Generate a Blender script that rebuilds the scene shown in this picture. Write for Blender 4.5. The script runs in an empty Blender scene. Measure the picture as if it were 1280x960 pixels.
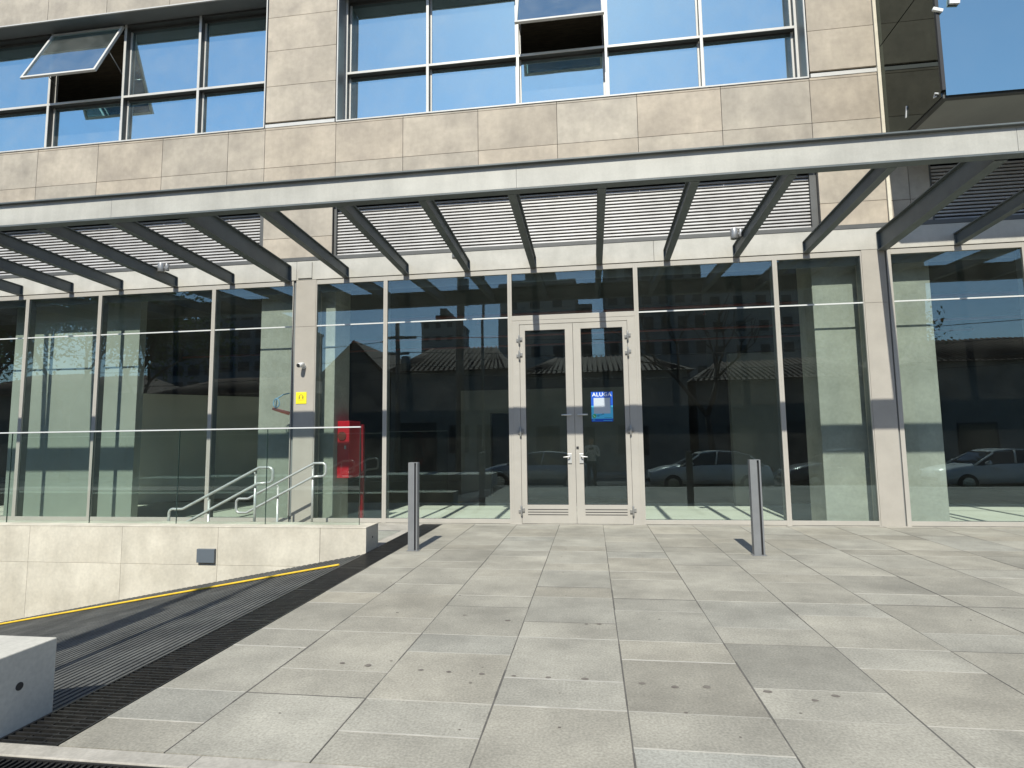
import bpy, bmesh, math, random
from mathutils import Vector, Matrix
R = math.radians
random.seed(7)
S = bpy.context.scene
COL = S.collection
D = 10.34            # facade plane (metres in front of the camera foot)
ORG = {}

# ------------------------------------------------------------------ helpers
class MB:
    """collects shapes and links them as ONE mesh object"""
    def __init__(s): s.v = []; s.f = []; s.m = []; s.t = []; s.sm = []
    def poly(s, pts, m=0, t=1.0, sm=False):
        b = len(s.v); s.v += [tuple(p) for p in pts]
        s.f.append(list(range(b, b + len(pts)))); s.m.append(m); s.t.append(t); s.sm.append(sm); return s
    def box(s, x0, x1, y0, y1, z0, z1, m=0, t=1.0, M=None):
        if x0 > x1: x0, x1 = x1, x0
        if y0 > y1: y0, y1 = y1, y0
        if z0 > z1: z0, z1 = z1, z0
        P = [Vector(p) for p in ((x0,y0,z0),(x1,y0,z0),(x1,y1,z0),(x0,y1,z0),(x0,y0,z1),(x1,y0,z1),(x1,y1,z1),(x0,y1,z1))]
        if M is not None: P = [M @ p for p in P]
        b = len(s.v); s.v += [tuple(p) for p in P]
        for q in ((0,3,2,1),(4,5,6,7),(0,1,5,4),(1,2,6,5),(2,3,7,6),(3,0,4,7)):
            s.f.append([b+i for i in q]); s.m.append(m); s.t.append(t); s.sm.append(False)
        return s
    def prism(s, prof, axis, a, b_, m=0, t=1.0):
        """prof: 2-D outline, extruded along axis ('x','y','z') from a to b_"""
        def P(p, k):
            return {'x': (k,p[0],p[1]), 'y': (p[0],k,p[1]), 'z': (p[0],p[1],k)}[axis]
        n = len(prof); b = len(s.v)
        s.v += [P(p,a) for p in prof] + [P(p,b_) for p in prof]
        for i in range(n):
            j = (i+1) % n
            s.f.append([b+i,b+j,b+n+j,b+n+i]); s.m.append(m); s.t.append(t); s.sm.append(False)
        s.f.append([b+i for i in range(n)][::-1]); s.m.append(m); s.t.append(t); s.sm.append(False)
        s.f.append([b+n+i for i in range(n)]); s.m.append(m); s.t.append(t); s.sm.append(False)
        return s
    def tube(s, pts, r, n=10, m=0, t=1.0, cap=True):
        pts = [Vector(p) for p in pts]; k = len(pts)
        rr = r if isinstance(r, (list, tuple)) else [r]*k
        b = len(s.v); prev = None
        for i, p in enumerate(pts):
            d = (pts[min(i+1,k-1)] - pts[max(i-1,0)]).normalized()
            if prev is None:
                u = d.cross(Vector((0,0,1)))
                if u.length < 1e-3: u = d.cross(Vector((1,0,0)))
            else:
                u = prev - d*prev.dot(d)
            u.normalize(); prev = u; w = d.cross(u)
            for j in range(n):
                a = 2*math.pi*j/n
                s.v.append(tuple(p + (u*math.cos(a) + w*math.sin(a))*rr[i]))
        for i in range(k-1):
            for j in range(n):
                j2 = (j+1) % n
                s.f.append([b+i*n+j, b+i*n+j2, b+(i+1)*n+j2, b+(i+1)*n+j]); s.m.append(m); s.t.append(t); s.sm.append(True)
        if cap:
            s.f.append([b+j for j in range(n)][::-1]); s.m.append(m); s.t.append(t); s.sm.append(False)
            s.f.append([b+(k-1)*n+j for j in range(n)]); s.m.append(m); s.t.append(t); s.sm.append(False)
        return s
    def build(s, name, mats, parent=None, bevel=0):
        if not isinstance(mats, (list, tuple)): mats = [mats]
        o3 = Vector(ORG.get(parent, (0,0,0))) if parent is not None else Vector((0,0,0))
        me = bpy.data.meshes.new(name)
        me.from_pydata([tuple(Vector(p)-o3) for p in s.v], [], s.f)
        for m in mats: me.materials.append(m)
        me.polygons.foreach_set('material_index', s.m)
        me.polygons.foreach_set('use_smooth', s.sm)
        ca = me.color_attributes.new('tone', 'FLOAT_COLOR', 'CORNER')
        k = 0; buf = []
        for p, t in zip(me.polygons, s.t):
            tt = t if isinstance(t, tuple) else (t,t,t)
            buf += [*tt, 1.0]*p.loop_total
        ca.data.foreach_set('color', buf)
        me.update()
        bm = bmesh.new(); bm.from_mesh(me)
        bmesh.ops.recalc_face_normals(bm, faces=bm.faces); bm.to_mesh(me); bm.free()
        o = bpy.data.objects.new(name, me); COL.objects.link(o)
        if parent is not None:
            o.parent = parent
        ORG[o] = tuple(o3)
        if bevel:
            bv = o.modifiers.new('bevel', 'BEVEL'); bv.width = bevel; bv.segments = 2; bv.limit_method = 'ANGLE'; bv.angle_limit = R(40)
            bv.harden_normals = False
        return o

def tag(o, label=None, cat=None, group=None, kind=None):
    if label: o['label'] = label
    if cat: o['category'] = cat
    if group: o['group'] = group
    if kind: o['kind'] = kind
    return o
def thing(name, loc, label, cat, group=None):
    o = bpy.data.objects.new(name, None); COL.objects.link(o); o.location = loc; o.empty_display_size = .2
    ORG[o] = tuple(loc)
    return tag(o, label, cat, group)
def struct(o): o['kind'] = 'structure'; return o

# ------------------------------------------------------------------ materials
def newmat(name):
    m = bpy.data.materials.new(name); m.use_nodes = True
    nt = m.node_tree; nt.nodes.clear()
    out = nt.nodes.new('ShaderNodeOutputMaterial')
    return m, nt, out
def N(nt, typ, **kw):
    n = nt.nodes.new(typ)
    for k, v in kw.items():
        if k.startswith('_'): setattr(n, k[1:], v)
        else: n.inputs[k].default_value = v
    return n
def c4(c): return (c[0], c[1], c[2], 1)
def surf(name, c1, c2=None, scale=2.0, detail=6, rough=.6, metal=0, spec=.5, fine=0.0, fine_scale=60, bump=0.0, bump_scale=80,
         tone=True, lo=.35, hi=.65, streak=None, dist=.004, vary=False, stain=0.0, stain_scale=.55, drip=0.0):
    """principled with two-scale mottling, the per-face tone attribute and a fine bump"""
    m, nt, out = newmat(name); L = nt.links.new
    p = N(nt, 'ShaderNodeBsdfPrincipled', Roughness=rough, Metallic=metal)
    p.inputs['Specular IOR Level'].default_value = spec
    L(p.outputs[0], out.inputs[0])
    tc = N(nt, 'ShaderNodeTexCoord')
    col = None
    vec = tc.outputs['Object']
    if vary:
        a0 = N(nt, 'ShaderNodeAttribute', _attribute_name='tone')
        sc_ = N(nt, 'ShaderNodeVectorMath', _operation='SCALE'); sc_.inputs['Scale'].default_value = 173.0; L(a0.outputs['Color'], sc_.inputs[0])
        ad = N(nt, 'ShaderNodeVectorMath', _operation='ADD'); L(vec, ad.inputs[0]); L(sc_.outputs[0], ad.inputs[1]); vec = ad.outputs[0]
    if c2 is not None:
        no = N(nt, 'ShaderNodeTexNoise', Scale=scale, Detail=detail, Roughness=.62)
        if streak:
            mp = N(nt, 'ShaderNodeMapping'); mp.inputs['Scale'].default_value = streak
            L(tc.outputs['Object'], mp.inputs[0]); L(mp.outputs[0], no.inputs['Vector'])
        else: L(vec, no.inputs['Vector'])
        mr = N(nt, 'ShaderNodeMapRange'); mr.inputs[1].default_value = lo; mr.inputs[2].default_value = hi
        L(no.outputs['Fac'], mr.inputs[0])
        mx = N(nt, 'ShaderNodeMix', _data_type='RGBA'); mx.inputs[6].default_value = c4(c1); mx.inputs[7].default_value = c4(c2)
        L(mr.outputs[0], mx.inputs[0]); col = mx.outputs[2]
    else:
        rg = N(nt, 'ShaderNodeRGB'); rg.outputs[0].default_value = c4(c1); col = rg.outputs[0]
    if fine:
        n2 = N(nt, 'ShaderNodeTexNoise', Scale=fine_scale, Detail=3); L(tc.outputs['Object'], n2.inputs['Vector'])
        m2 = N(nt, 'ShaderNodeMapRange'); m2.inputs[1].default_value = .3; m2.inputs[2].default_value = .7
        m2.inputs[3].default_value = 1-fine; m2.inputs[4].default_value = 1+fine; L(n2.outputs['Fac'], m2.inputs[0])
        mu = N(nt, 'ShaderNodeMix', _data_type='RGBA', _blend_type='MULTIPLY'); mu.inputs[0].default_value = 1
        L(col, mu.inputs[6]); L(m2.outputs[0], mu.inputs[7]); col = mu.outputs[2]
    for amt, sc2, mapv in ((stain, stain_scale, None), (drip, 1.0, (2.0, 2.0, .30))):
        if not amt: continue
        n3 = N(nt, 'ShaderNodeTexNoise', Scale=sc2, Detail=7, Roughness=.68)
        if mapv:
            mp = N(nt, 'ShaderNodeMapping'); mp.inputs['Scale'].default_value = mapv; L(tc.outputs['Object'], mp.inputs[0]); L(mp.outputs[0], n3.inputs['Vector'])
        else: L(tc.outputs['Object'], n3.inputs['Vector'])
        m3 = N(nt, 'ShaderNodeMapRange'); m3.inputs[1].default_value = .36; m3.inputs[2].default_value = .6; m3.inputs[3].default_value = 1-amt; m3.inputs[4].default_value = 1+amt*.25
        L(n3.outputs['Fac'], m3.inputs[0])
        mu = N(nt, 'ShaderNodeMix', _data_type='RGBA', _blend_type='MULTIPLY'); mu.inputs[0].default_value = 1
        L(col, mu.inputs[6]); L(m3.outputs[0], mu.inputs[7]); col = mu.outputs[2]
    if tone:
        at = N(nt, 'ShaderNodeAttribute', _attribute_name='tone')
        mu = N(nt, 'ShaderNodeMix', _data_type='RGBA', _blend_type='MULTIPLY'); mu.inputs[0].default_value = 1
        L(col, mu.inputs[6]); L(at.outputs['Color'], mu.inputs[7]); col = mu.outputs[2]
    L(col, p.inputs['Base Color'])
    if bump:
        nb = N(nt, 'ShaderNodeTexNoise', Scale=bump_scale, Detail=4); L(tc.outputs['Object'], nb.inputs['Vector'])
        bp = N(nt, 'ShaderNodeBump', Strength=bump, Distance=dist); L(nb.outputs['Fac'], bp.inputs['Height']); L(bp.outputs[0], p.inputs['Normal'])
    return m
def glass(name, tint, gcol, r0, wav=0.0, wscale=1.5, rough=0.0, power=5.0, dirt=0.0):
    """pane: part mirror (stronger at grazing), the rest see-through with a tint"""
    m, nt, out = newmat(name); L = nt.links.new
    tr = N(nt, 'ShaderNodeBsdfTransparent', Color=c4(tint))
    gl = N(nt, 'ShaderNodeBsdfGlossy', Color=c4(gcol), Roughness=rough)
    lw = N(nt, 'ShaderNodeLayerWeight', Blend=.5)
    pw = N(nt, 'ShaderNodeMath', _operation='POWER'); pw.inputs[1].default_value = power; L(lw.outputs['Facing'], pw.inputs[0])
    mr = N(nt, 'ShaderNodeMapRange'); mr.inputs[3].default_value = r0; mr.inputs[4].default_value = 1.0; L(pw.outputs[0], mr.inputs[0])
    mx = N(nt, 'ShaderNodeMixShader'); L(mr.outputs[0], mx.inputs[0]); L(tr.outputs[0], mx.inputs[1]); L(gl.outputs[0], mx.inputs[2])
    tc = N(nt, 'ShaderNodeTexCoord')
    if wav:
        no = N(nt, 'ShaderNodeTexNoise', Scale=wscale, Detail=1); L(tc.outputs['Object'], no.inputs['Vector'])
        b = N(nt, 'ShaderNodeBump', Strength=wav, Distance=.02); L(no.outputs['Fac'], b.inputs['Height']); L(b.outputs[0], gl.inputs['Normal'])
    last = mx.outputs[0]
    if dirt:
        nd = N(nt, 'ShaderNodeTexNoise', Scale=1.3, Detail=8, Roughness=.7); L(tc.outputs['Object'], nd.inputs['Vector'])
        md = N(nt, 'ShaderNodeMapRange'); md.inputs[1].default_value = .42; md.inputs[2].default_value = .8; md.inputs[3].default_value = dirt*.25; md.inputs[4].default_value = dirt
        L(nd.outputs['Fac'], md.inputs[0])
        df = N(nt, 'ShaderNodeBsdfDiffuse', Color=(.55,.55,.5,1))
        m3 = N(nt, 'ShaderNodeMixShader'); L(md.outputs[0], m3.inputs[0]); L(last, m3.inputs[1]); L(df.outputs[0], m3.inputs[2]); last = m3.outputs[0]
    L(last, out.inputs[0])
    return m

M = {}
M['tile'] = surf('stone_tile', (.47,.405,.32), (.335,.288,.232), vary=True, stain=.12, stain_scale=1.3, drip=.09, scale=1.5, detail=9, rough=.7, fine=.06, fine_scale=9, bump=.05, lo=.34, hi=.68)
M['core'] = surf('dark_joint', (.03,.03,.03), rough=.9, tone=False)
M['plaster'] = surf('cream_plaster', (.53,.505,.45), (.45,.43,.38), stain=.10, stain_scale=1.4, drip=.08, scale=1.6, rough=.75, fine=.03, bump=.06, bump_scale=120)
M['column'] = surf('greige_render', (.40,.368,.322), (.36,.332,.29), scale=2.5, rough=.8, fine=.05, fine_scale=120, bump=.12, bump_scale=200)
M['fascia'] = surf('cream_paint', (.49,.475,.425), (.42,.405,.36), stain=.08, stain_scale=1.2, drip=.12, scale=1.1, detail=7, rough=.55, fine=.03, fine_scale=40, bump=.04, streak=(.5,1,1.6))
M['steel'] = surf('grey_steel_paint', (.118,.135,.135), (.092,.106,.108), scale=3, rough=.5, fine=.04, bump=.03)
M['flash'] = surf('dark_flashing', (.10,.10,.095), (.08,.08,.075), scale=3, rough=.55)
M['alu'] = surf('champagne_aluminium', (.425,.398,.352), (.385,.362,.322), scale=2, rough=.42, spec=.5, fine=.02)
M['aluin'] = surf('inner_frame_grey', (.16,.165,.165), rough=.5, tone=False)
M['alulight'] = surf('silver_window_frame', (.58,.565,.53), (.52,.505,.475), scale=3, rough=.4)
M['finshade'] = surf('dark_fin_shade', (.075,.075,.07), (.06,.06,.056), scale=3, rough=.5)  # dark fin bodies; shade under the transoms is put into this colour too
M['alugrey'] = surf('grey_reveal', (.20,.21,.21), (.17,.18,.18), scale=2, rough=.5)
M['blade'] = surf('louvre_blade', (.47,.455,.44), (.39,.375,.36), stain=.15, stain_scale=1.2, scale=3, rough=.5)
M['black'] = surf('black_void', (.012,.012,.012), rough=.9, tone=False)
M['rubber'] = surf('black_gasket', (.02,.02,.022), rough=.6, tone=False)
M['seal'] = surf('pale_joint_seal', (.62,.63,.62), rough=.35, tone=False)
M['slab'] = surf('paving_slab', (.395,.372,.312), (.262,.247,.208), vary=True, stain=.20, stain_scale=.9, scale=1.5, detail=14, rough=.82, fine=.20, fine_scale=70, bump=.12, bump_scale=150, lo=.3, hi=.7)
M['mortar'] = surf('pale_mortar', (.50,.475,.42), (.36,.34,.30), scale=6, rough=.9, tone=False)
M['gap'] = surf('dark_gap', (.085,.08,.072), (.14,.13,.115), scale=9, rough=.95, tone=False)
M['stain'] = surf('dark_spot', (.12,.10,.088), (.19,.17,.145), scale=14, rough=.8, tone=False)
M['paleconc'] = surf('pale_wall_panel', (.66,.61,.51), (.52,.475,.39), vary=True, stain=.12, stain_scale=1.0, drip=.09, scale=1.8, detail=9, rough=.75, fine=.05, fine_scale=25, bump=.06, lo=.34, hi=.66)
M['kerb'] = surf('kerb_concrete', (.44,.41,.36), (.32,.30,.26), scale=4, rough=.85, fine=.1, fine_scale=60, bump=.1)
M['ramp'] = surf('ribbed_ramp', (.135,.135,.125), (.07,.072,.07), stain=.25, stain_scale=.9, scale=2.2, detail=9, rough=.8, fine=.18, fine_scale=35, bump=.2, bump_scale=120)
M['iron'] = surf('drain_iron', (.010,.010,.010), (.022,.021,.02), scale=12, rough=.42, spec=.5, fine=.2, fine_scale=40, tone=False)
M['yellow'] = surf('yellow_strip', (.78,.52,.03), (.62,.40,.03), scale=5, rough=.6, tone=False)
M['inox'] = surf('brushed_steel', (.66,.655,.63), (.56,.555,.535), scale=12, rough=.34, metal=.4, tone=False)
M['satin'] = surf('satin_steel', (.34,.335,.32), (.28,.275,.265), scale=9, rough=.35, metal=.5, tone=False)
M['bollard'] = surf('bollard_grey', (.20,.205,.21), (.175,.18,.185), scale=6, rough=.45, spec=.5)
M['boxgrey'] = surf('blue_grey_cover', (.115,.135,.155), rough=.4, tone=False)
M['white'] = surf('white_foam', (.78,.78,.76), rough=.7, tone=False)
M['cream'] = surf('cream_sealant', (.66,.60,.48), (.57,.52,.41), scale=6, rough=.7, tone=False)
M['red'] = surf('red_enamel', (.62,.015,.03), (.55,.012,.026), scale=4, rough=.35, tone=False)
M['redshade'] = surf('shaded_red_enamel', (.22,.008,.016), rough=.4, tone=False)
M['redpipe'] = surf('red_pipe', (.17,.04,.028), rough=.45, tone=False)
M['signyellow'] = surf('yellow_sign', (.86,.73,.02), rough=.5, tone=False)
M['signink'] = surf('olive_ink', (.38,.30,.03), rough=.6, tone=False)
M['conduit'] = surf('salmon_conduit', (.62,.24,.16), rough=.5, tone=False)
M['cable'] = surf('blue_cable', (.12,.25,.33), rough=.45, tone=False)
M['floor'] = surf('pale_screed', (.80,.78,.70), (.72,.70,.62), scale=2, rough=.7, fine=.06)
M['shadefloor'] = surf('shaded_screed', (.045,.047,.045), (.03,.032,.03), scale=1.5, rough=.75)
M['rawconc'] = surf('raw_concrete', (.43,.42,.375), (.33,.325,.29), scale=1.6, detail=8, rough=.85, fine=.06, fine_scale=20, bump=.15, bump_scale=14)
M['dimwall'] = surf('grey_wall', (.17,.175,.16), (.13,.135,.122), scale=1.0, rough=.85)
M['leftwall'] = surf('pale_inner_wall', (.40,.41,.37), (.34,.35,.315), scale=.7, rough=.85)
M['partition'] = surf('beige_partition', (.76,.74,.64), (.70,.68,.59), scale=.8, rough=.85)
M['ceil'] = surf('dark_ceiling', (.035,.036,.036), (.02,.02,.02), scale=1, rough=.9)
M['woodceil'] = surf('board_ceiling', (.42,.33,.23), (.26,.20,.14), scale=4, rough=.8, streak=(1,8,1))
M['shopglass'] = glass('shop_glass', (.92,.96,.94), (.76,.94,.97), .08, wav=.05, wscale=.9, dirt=.012)
M['skyglass'] = glass('mirror_glass', (.55,.60,.62), (.66,.96,1.0), .70, wav=.16, wscale=1.2, dirt=.16)
M['bayglass'] = glass('bay_mirror_glass', (.18,.22,.25), (.66,.92,.92), .62, wav=.03, wscale=.8, dirt=.03)
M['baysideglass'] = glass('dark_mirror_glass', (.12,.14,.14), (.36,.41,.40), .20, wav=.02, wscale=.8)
M['railglass'] = glass('rail_glass', (.93,.965,.95), (.9,1,1), .035, dirt=.006)
M['railedge'] = surf('glass_edge', (.04,.07,.06), rough=.2, tone=False)
M['doorglass'] = M['shopglass']

# ------------------------------------------------------------------ THE OFFICE BUILDING
B = thing('office_building', (0, D, 0), 'beige tiled office building with a glazed ground floor and blue mirror windows', 'building')
XL, XR = -17.0, 12.0
rnd = random.Random(3)
def panels(mb, x0, x1, xs, z0, z1, zs, y=D, th=.04, gap=.009):
    X = [x0] + [x for x in xs if x0+.05 < x < x1-.05] + [x1]
    Z = [z0] + [z for z in zs if z0+.03 < z < z1-.03] + [z1]
    for a, b in zip(X, X[1:]):
        for c, d in zip(Z, Z[1:]):
            k = rnd.uniform(.93, 1.06); w = rnd.uniform(-.02, .02)
            mb.box(a+gap/2, b-gap/2, y, y+th, c+gap/2, d-gap/2, t=(k*(1+w), k, k*(1-w)))
VS = [-16.1,-14.65,-13.15,-11.68,-10.22,-8.71,-7.23,-6.42,-4.9,-3.51,-2.01,-.49,1.0,2.5,4.03,5.2]
clad = MB()
ZB = 6.17
# spandrel band, sill strip
panels(clad, XL, 5.16, VS, ZB, 7.88, [7.03, 7.85-.02])
# piers
for (a, b) in ((-6.42, -4.92), (4.05, 5.16)):
    panels(clad, a, b, [], 8.0, 13.2, [8.77, 9.54, 10.28, 11.03, 11.8, 12.55])
    panels(clad, a+.02, b-.02 if b < 0 else b, [], 5.13, ZB-.01, [5.54])
panels(clad, XL, -6.44, VS, 10.87, 13.2, [11.62, 12.4])
panels(clad, -4.9, 4.03, VS, 10.87, 13.2, [11.62, 12.4])
panels(clad, 5.22, 5.86, [5.53], 5.13, 6.75, [5.52, 6.17])
clad.build('cladding', M['tile'], B)
core = MB()
core.box(XL, 5.16, D+.045, D+.33, ZB+.01, 7.86)
core.box(-6.40, -4.94, D+.045, D+.9, 7.865, 13.2).box(4.07, 5.3, D+.045, D+.9, 7.865, 13.2)
core.box(-6.38, -4.96, D+.045, D+.9, 4.7, ZB).box(4.06, 5.85, D+.045, D+.9, 4.7, ZB)
core.box(XL, -6.44, D+.045, D+.32, 10.89, 13.2).box(-4.9, 4.03, D+.045, D+.32, 10.89, 13.2)
core.box(XL, XR, D+.4, D+.9, 4.95, 5.04).box(XL, XR, D+.32, 24, 13.2, 13.4)
core.box(XL, XR, 23.8, 24, -.6, 13.2).box(XL-.2, XL, D, 24, -2.2, 13.4).box(XR, XR+.2, D, 24, -.6, 13.4)
core.build('wall_core', M['core'], B)
# metal string line and its shadow gap on the piers
for (a, b) in ((-6.42, -4.93), (4.06, 5.16)):
    MB().box(a, b, D-.006, D+.04, 7.885, 7.955).build('string_course', M['alulight'], B)
# lintel, flashing, columns
lin = MB()
for a, b in ((XL, -5.66), (-5.655, 1.2), (1.205, XR)):
    lin.box(a, b, D-.012, D+.30, 4.672, 5.05)
lin.build('lintel', M['plaster'], B, bevel=.003)
MB().box(XL, XR, D-.02, D+.35, 5.053, 5.125).build('flashing', M['flash'], B)
MB().box(-5.62, -5.33, D-.035, D-.014, 4.70, 5.02).build('access_panel', M['plaster'], B, bevel=.003)
for a, b in ((-5.66, -5.25), (4.68, 5.05)):
    c = MB()
    c.box(a, b, D-.008, D+.25, 0, 3.74).box(a, b, D-.008, D+.25, 3.744, 4.668)
    c.build('column', M['column'], B, bevel=.003)
    MB().box(a-.055 if a < 0 else b+.002, a-.002 if a < 0 else b+.04, D+.03, D+.2, 0, 4.668).build('shade_strip', M['alugrey'], B)  # grey strip stands in for the rib's shadow at the column edge
# louvre panels
def louvre(x0, x1):
    f = MB(); y0, y1 = D+.10, D+.22
    f.box(x0, x0+.05, y0-.03, y1, 5.127, ZB).box(x1-.11, x1, y0-.03, y1, 5.127, ZB).box(x0+.05, x1-.11, y0-.01, y1, 5.127, 5.15)
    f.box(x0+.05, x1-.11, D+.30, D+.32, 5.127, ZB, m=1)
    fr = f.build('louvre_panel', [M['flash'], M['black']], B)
    b = MB(); z = 5.185
    while z < ZB-.03:
        Mx = Matrix.Translation((0, D+.135, z)) @ Matrix.Rotation(R(-14), 4, 'X')
        b.box(x0+.05, x1-.11, -.008, .008, -.0165, .0165, M=Mx)
        b.box(x0+.05, x1-.11, .008, .07, .0085, .0165, M=Mx)
        z += .062
    b.build('louvre_blades', M['blade'], fr)
for a, b in ((-12.9, -6.402), (-4.936, 4.06), (5.88, 11.8)): louvre(a, b)
MB().box(XL, -12.92, D, D+.3, 5.127, ZB).build('side_panel', M['tile'], B)

# ---- ground-floor glazing
def shopfront(x0, x1, ztop=4.66, seam=True, m0=.04, m1=.04, zbot=0.0):
    """one glazed bay between two mullion centre lines"""
    f = MB(); y0, y1 = D+.002, D+.045
    f.box(x0, x0+m0, y0, y1, zbot, ztop).box(x1-m1, x1, y0, y1, zbot, ztop)
    f.box(x0+m0, x1-m1, y0, y1, ztop-.085, ztop)
    f.box(x0+m0, x1-m1, y0, y1, zbot+.012, zbot+.085)
    f.box(x0, x0+m0, D+.055, D+.17, zbot, ztop, m=1).box(x1-m1, x1, D+.055, D+.17, zbot, ztop, m=1)
    f.box(x0+m0, x1-m1, D+.06, D+.13, ztop-.085, ztop, m=1)
    o = f.build('shopfront_window', [M['alu'], M['aluin']], B, bevel=.002)
    zj = 3.755
    panes = [(zbot+.086, zj-.012), (zj+.012, ztop-.086)] if seam else [(zbot+.086, ztop-.086)]
    for a, b in panes:
        tilt = rnd.uniform(-.003, .003); tx = rnd.uniform(-.0025, .0025)
        g = MB(); xm, zm = (x0+x1)/2, (a+b)/2
        Mx = Matrix.Translation((xm, D+.028, zm)) @ Matrix.Rotation(tilt, 4, 'X') @ Matrix.Rotation(tx, 4, 'Z')
        hx, hz = (x1-x0)/2-.01, (b-a)/2
        g.box(-hx+max(0,m0-.012), hx-max(0,m1-.012), -.005, .005, -hz, hz, M=Mx)
        g.build('pane', M['shopglass'], o)
    if seam:
        MB().box(x0+m0, x1-m1, D+.017, D+.034, zj-.0115, zj+.0115).build('joint_seal', M['seal'], o)
    return o
shopfront(-14.6, -11.68)
shopfront(-11.68, -9.97)
shopfront(-9.97, -7.42)
shopfront(-7.42, -5.72, m1=.015)
shopfront(-5.25, -3.84, m0=.02)
shopfront(-3.84, -1.44)
shopfront(.86, 3.26)
shopfront(3.26, 4.68, m1=.02)
shopfront(5.08, 7.21, m0=.07)
shopfront(7.21, 9.7)
shopfront(9.7, 11.9)
# door bay: fixed light above, frame, two leaves
df = MB(); y0, y1 = D-.004, D+.10
df.box(-1.44, -1.40, D+.002, D+.05, 0, 4.66).box(.82, .86, D+.002, D+.05, 0, 4.66)
df.box(-1.40, .82, D+.002, D+.05, 4.575, 4.66).box(-1.40, .82, y0, y1, 3.685, 3.775)
df.box(-1.40, -1.2665, y0, y1, 0, 3.68).box(.6865, .82, y0, y1, 0, 3.68).box(-1.2664, .6864, y0, y1, 3.61, 3.68)
df.box(-1.266, .686, D+.04, D+.09, 3.596, 3.609, m=1)
frm = df.build('door_frame', [M['alu'], M['rubber']], B, bevel=.003)
MB().box(-1.39, .81, D+.022, D+.034, 3.776, 4.574).build('transom_pane', M['shopglass'], frm)
def leaf(x0, x1, gx0, gx1, hinge_x, hside):
    f = MB(); a, b = D+.004, D+.06; zt = 3.605
    f.box(x0, gx0, a, b, .012, zt).box(gx1, x1, a, b, .012, zt)
    f.box(gx0, gx1, a, b, 3.495, zt).box(gx0, gx1, a, b, .012, .34)
    for k in range(3):
        zc = .165 + k*.045
        f.box(gx0+.01, gx1-.01, a-.004, a-.0005, zc+.008, zc+.034, t=.97)
        f.box(gx0+.01, gx1-.01, a-.0022, a-.0003, zc-.006, zc+.007, m=1)
    o = f.build('door', [M['alu'], M['rubber']], B, bevel=.002)
    MB().box(gx0-.01, gx1+.01, D+.026, D+.036, .33, 3.505).build('glass', M['shopglass'], o)
    g = MB(); w = .008
    g.box(gx0, gx0+w, D+.010, D+.025, .34, 3.495).box(gx1-w, gx1, D+.010, D+.025, .34, 3.495)
    g.box(gx0+w, gx1-w, D+.010, D+.025, .34, .348).box(gx0+w, gx1-w, D+.010, D+.025, 3.487, 3.495)
    g.build('glazing_gasket', M['rubber'], o)
    for z in (3.33, 3.04, 1.64, .24):
        h = MB(); h.tube([(hinge_x, D-.034, z-.085), (hinge_x, D-.034, z+.085)], .017, 12)
        h.box(hinge_x-.055, hinge_x-.004, D-.022, D-.0045, z-.04, z+.02).box(hinge_x+.004, hinge_x+.055, D-.022, D+.003, z-.02, z+.045)
        h.build('hinge', M['satin'], o, bevel=.002)
    hx = x1-.10 if hside > 0 else x0+.10
    h = MB(); h.box(hx-.035, hx+.035, D-.016, D+.003, 1.07, 1.24)
    h.tube([(hx, D-.016, 1.19), (hx, D-.06, 1.19)], .011, 10)
    h.tube([(hx, D-.06, 1.19), (hx-hside*.02, D-.064, 1.185), (hx-hside*.11, D-.064, 1.18)], .011, 10)
    h.build('handle', M['inox'], o, bevel=.002)
    p = MB(); z = 1.93
    p.tube([(hx-hside*.06, D+.003, z), (hx-hside*.06, D-.05, z)], .012, 10).tube([(hx+hside*.05, D-.05, z), (hx-hside*.13, D-.05, z)], .013, 10)
    p.build('push_bar', M['inox'], o)
    return o
lf = leaf(-1.262, -.292, -1.165, -.43, -1.268, 1)
rf = leaf(-.286, .682, -.148, .60, .688, -1)
MB().box(-.272, -.228, D-.004, D+.003, 1.32, 1.365).build('lock', M['rubber'], rf)

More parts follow.
